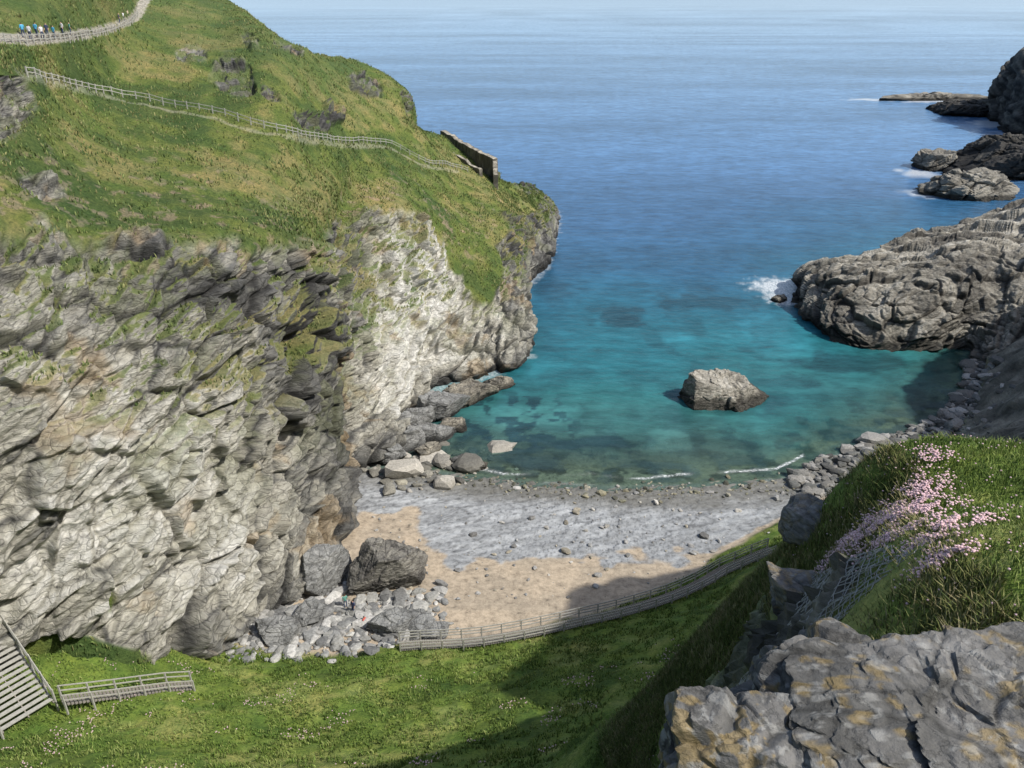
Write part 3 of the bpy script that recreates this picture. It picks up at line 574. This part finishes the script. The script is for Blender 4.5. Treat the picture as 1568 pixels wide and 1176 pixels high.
# ------------------------------------------------------------------ ruined wall
def wall(p0,p1,h0,h1,th,seed,parent,nm):
    p0=np.array(p0,float);p1=np.array(p1,float); L=np.linalg.norm((p1-p0)[:2]); d=(p1-p0)/L; s=np.array([-d[1],d[0],0]); s/=np.linalg.norm(s)
    nu=int(L/.22)+2
    us=np.linspace(0,1,nu); base=p0+(p1-p0)*us[:,None]; topn=(h0+(h1-h0)*us)+.6*fbm(np.stack([us*L/1.6,us*0,us*0+seed],1),3,seed)
    hs=np.concatenate([np.linspace(-1,1,10),[1,1,1,1],np.linspace(1,-1,10)]); off=np.concatenate([np.full(10,-.5),[-.3,-.1,.1,.3],np.full(10,.5)])
    G=base[:,None,:]+s*(off*th)[None,:,None]; G[:,:,2]=base[:,2:3]+np.where(hs[None]>=0,hs[None]*topn[:,None],hs[None]*1.5)
    P=G.reshape(-1,3); h,c,e=facet(P*np.array([1.6,1.6,3.5]),seed); P=P+s*(np.sign(np.tile(off,nu))*(.12*h-.1*(e<.1)))[:,None]; P[:,2]+=.1*h
    F=grid_faces(nu,len(hs)).tolist(); m=len(hs)
    for j in range(m//2-1):
        F.append([j,j+1,m-2-j,m-1-j]); b=(nu-1)*m; F.append([b+j,b+m-1-j,b+m-2-j,b+j+1])
    colr=np.array([.12,.11,.09])*(.5+1.0*c[:,None]); colr[np.abs(np.tile(off,nu))<.4]*=2.4  # sunlit capping painted in: top much paler than the dark faces
    return mesh_obj(nm,P,np.array(F),M_stone,colr,False,None,parent)
ruin=empty('ruined_stone_wall')
wall((-18.5,222,22.5),(-4.2,204,17.8),4.4,4.8,1.5,5,ruin,'long_wall')
wall((-18.6,213,23.2),(-7.6,200.0,19.0),1.5,1.8,1.0,6,ruin,'front_wall')
wall((-4.2,204.4,17.6),(-4.0,198.5,16.8),4.6,3.4,1.2,7,ruin,'end_wall')
# ------------------------------------------------------------------ sea pinks
def flowers(name,B,r,cols,stem=.12):
    bm=bmesh.new(); bmesh.ops.create_icosphere(bm,subdivisions=1,radius=1); V0=np.array([v.co[:] for v in bm.verts]);F0=np.array([[v.index for v in f.verts] for f in bm.faces]); bm.free()
    n=len(B); rr_=r*rng.uniform(.7,1.3,(n,1,1)); top=B+[0,0,stem]+rng.normal(0,.02,(n,3)); V=(top[:,None]+V0[None]*rr_*np.array([1,1,.7])).reshape(-1,3)
    F=(F0[None]+(np.arange(n)*12)[:,None,None]).reshape(-1,3); c=np.repeat(cols,12,0)
    k=n*12+np.arange(n)*3; S_=np.stack([B-[.004,0,.03],B+[.004,0,-.03],top],1).reshape(-1,3); F=np.concatenate([F,np.stack([k,k+1,k+2],1)]); c=np.concatenate([c,np.tile([.1,.16,.04],(n*3,1))])
    return mesh_obj(name,np.concatenate([V,S_]),F,M_leaf,c,False)
n_=7500; cxy=np.array([(9.3,17.6),(10.1,17.0),(8.9,15.6),(8.7,13.9),(10.9,18.2),(8.4,12.6),(9.6,14.2),(11.8,19.6)]); sgm=np.array([.42,.42,.4,.3,.35,.25,.3,.3]); k=rng.choice(8,n_,p=[.29,.22,.15,.09,.09,.06,.06,.04]); xy=cxy[k]+rng.normal(0,1,(n_,2))*sgm[k][:,None]; B=withz(xy); B=B[fbm(B/.35,2,429)>-.12]; n_=len(B)
pc=np.array([.72,.48,.50])*(rng.uniform(.7,1.15,(n_,1)))+rng.uniform(0,.1,(n_,1)); flowers('sea_pink_flowers',B,.03,np.clip(pc,0,.9),.2)
xy=np.column_stack([rng.uniform(5,22,1200),rng.uniform(9,22,1200)]); B=withz(xy); B=B[Gm(B[:,0],B[:,1])>.5]; flowers('sea_pink_flowers',B,.025,np.tile([.6,.42,.45],(len(B),1)),.18)
xy=np.column_stack([rng.uniform(-36,14,7000),rng.uniform(33,52,7000)]); B=withz(xy); B=B[fbm(B/2.6,3,421)>.27]; B=B[Gm(B[:,0],B[:,1])>.5]; flowers('sea_pink_flowers',B,.05,np.tile([.52,.38,.37],(len(B),1)),.28)
# ------------------------------------------------------------------ rockfall netting
def net():
    items=[]; nu,nv=20,26
    gx=np.linspace(6.3,8.5,nu); gy=np.linspace(13.4,17.6,nv)
    Z=np.array([[Hs(gx[a],gy[b]) for b in range(nv)] for a in range(nu)])
    for _ in range(3):
        Zp=np.pad(Z,1,'edge'); Z=np.maximum(Z,(Zp[:-2,1:-1]+Zp[2:,1:-1]+Zp[1:-1,:-2]+Zp[1:-1,2:])/4)
    off=rng.normal(0,.035,(nu,nv,2))
    pt=lambda a,b: np.array([gx[a]-.06+off[a,b,0],gy[b]+off[a,b,1],Z[a,b]+.2+.05*math.sin(a*1.1+b*.7)])
    for i in range(nu-1):
        for j in range(nv-1):
            items.append((pt(i,j),pt(i+1,j+1),.018,.018)); items.append((pt(i+1,j),pt(i,j+1),.018,.018))
    boxes('rockfall_netting',items,M_wire)
net()
# ------------------------------------------------------------------ people
def pmat(n,c): return simple(n,c,.8,.1,10,bump=0)
M_skin=pmat('skin',(.55,.34,.25)); M_hair=pmat('hair',(.06,.04,.025)); cloth=[pmat('cloth_%d'%i,c) for i,c in enumerate([(.08,.35,.55),(.6,.6,.62),(.05,.06,.12),(.55,.08,.06),(.12,.3,.25),(.5,.42,.3)])]
M_jeans=pmat('jeans',(.05,.07,.13))
def person(loc,yaw,shirt,pose='stand'):
    me=bpy.data.meshes.new('body')
    st=dict(pel=(0,0,.95),sp=(0,.0,1.15),ch=(0,0,1.38),nk=(0,0,1.5),hd=(0,.02,1.6),ht=(0,.02,1.72),
      sl=(-.19,0,1.42),el=(-.25,-.02,1.14),wl=(-.24,.1,.9),hl=(-.235,.13,.81),sr=(.19,0,1.42),er=(.25,-.02,1.14),wr=(.24,.12,.92),hr=(.235,.16,.84),
      pl=(-.1,0,.9),kl=(-.11,.1,.5),al=(-.11,-.06,.09),tl=(-.11,.12,.04),pr=(.1,0,.9),kr=(.11,.03,.5),ar=(.11,-.12,.1),tr=(.12,.06,.05))
    if pose=='sit':
        for k_ in ('pel','sp','ch','nk','hd','ht','sl','sr','el','er'): a=st[k_]; st[k_]=(a[0],a[1],a[2]-.72)
        st.update(wl=(-.2,.25,.35),hl=(-.18,.33,.33),wr=(.2,.25,.35),hr=(.18,.33,.33),pl=(-.1,.02,.2),pr=(.1,.02,.2),kl=(-.13,.4,.45),kr=(.13,.42,.42),al=(-.12,.6,.08),ar=(.13,.66,.08),tl=(-.12,.76,.06),tr=(.14,.82,.06))
    rad=dict(pel=.15,sp=.135,ch=.16,nk=.06,hd=.1,ht=.085,sl=.075,el=.05,wl=.033,hl=.04,sr=.075,er=.05,wr=.033,hr=.04,pl=.1,kl=.065,al=.045,tl=.04,pr=.1,kr=.065,ar=.045,tr=.04)
    ks=list(st); E=[('pel','sp'),('sp','ch'),('ch','nk'),('nk','hd'),('hd','ht'),('ch','sl'),('sl','el'),('el','wl'),('wl','hl'),('ch','sr'),('sr','er'),('er','wr'),('wr','hr'),('pel','pl'),('pl','kl'),('kl','al'),('al','tl'),('pel','pr'),('pr','kr'),('kr','ar'),('ar','tr')]
    me.from_pydata([st[k_] for k_ in ks],[(ks.index(a),ks.index(b)) for a,b in E],[])
    o=link(bpy.data.objects.new('body',me)); md=o.modifiers.new('s','SKIN'); 
    for i,k_ in enumerate(ks): me.skin_vertices[0].data[i].radius=(rad[k_],rad[k_])
    me.skin_vertices[0].data[0].use_root=True
    s_=o.modifiers.new('d','SUBSURF'); s_.levels=2
    dg=bpy.context.evaluated_depsgraph_get(); m2=bpy.data.meshes.new_from_object(o.evaluated_get(dg)); bpy.data.objects.remove(o)
    m2.name='person'; m2.materials.clear()
    for mm in (M_skin,M_hair,shirt,M_jeans): m2.materials.append(mm)
    dz=-.72 if pose=='sit' else 0
    for p in m2.polygons:
        c=p.center; zz_=c.z-dz; p.use_smooth=True
        if zz_>1.66 or (zz_>1.56 and c.y<-.01): p.material_index=1
        elif zz_>1.5: p.material_index=0
        elif abs(c.x)>.2 and c.z<(1.12+dz) and pose=='stand': p.material_index=0
        elif zz_>.96: p.material_index=2
        elif c.z<.1: p.material_index=1
        else: p.material_index=3
    ob=bpy.data.objects.new('person',m2); link(ob); ob.location=loc; ob.rotation_euler=(0,0,yaw); return ob
for (a,b),yw,sh,ps_ in [((-16.2,63.6),2.6,cloth[2],'stand'),((-14.8,61.9),1.2,cloth[3],'sit'),((-17.2,64.6),.5,cloth[4],'stand')]:
    person((a,b,Hs(a,b)+.12),yw,sh,ps_)
for c,r,k_ in [(.86,8.02,0),(.92,8.0,1),(.97,8.03,0),(1.03,8.0,1),(1.08,8.04,2),(1.13,8.0,0),(1.2,8.05,1),(1.27,8.06,4),(1.8,8.22,2),(1.86,8.25,1),(1.92,8.29,5)]:
    p=Lpos(c,r); person((p.x,p.y,p.z),random.uniform(0,6.28),cloth[k_])
# ------------------------------------------------------------------ light, sky, camera
az=math.atan2(-.36,.93); el=math.radians(47)
sd=Vector((math.cos(az)*math.cos(el),math.sin(az)*math.cos(el),math.sin(el)))
sun=bpy.data.lights.new('sun','SUN'); sun.energy=4.8; sun.angle=math.radians(.55); sun.color=(1,.96,.89)
so=link(bpy.data.objects.new('sun',sun)); so.rotation_euler=sd.to_track_quat('Z','Y').to_euler(); so.location=(60,-40,120)
wd=bpy.data.worlds.new('World'); scene.world=wd; wd.use_nodes=True; nt=wd.node_tree; sk=nt.nodes.new('ShaderNodeTexSky'); sk.sky_type='NISHITA'; sk.sun_disc=False; sk.sun_elevation=el
sk.sun_rotation=math.pi/2-az; sk.dust_density=2.0; sk.air_density=1.0
bg=nt.nodes['Background']; nt.links.new(sk.outputs[0],bg.inputs[0]); bg.inputs[1].default_value=.15
cd=bpy.data.cameras.new('camera'); cd.sensor_width=36; cd.lens=28.24; cd.clip_start=.1; cd.clip_end=200000
co=link(bpy.data.objects.new('camera',cd)); co.location=(0,0,60); co.rotation_euler=(math.radians(64),0,0); scene.camera=co
scene.view_settings.view_transform='Standard'; scene.view_settings.look='None'; scene.view_settings.exposure=0
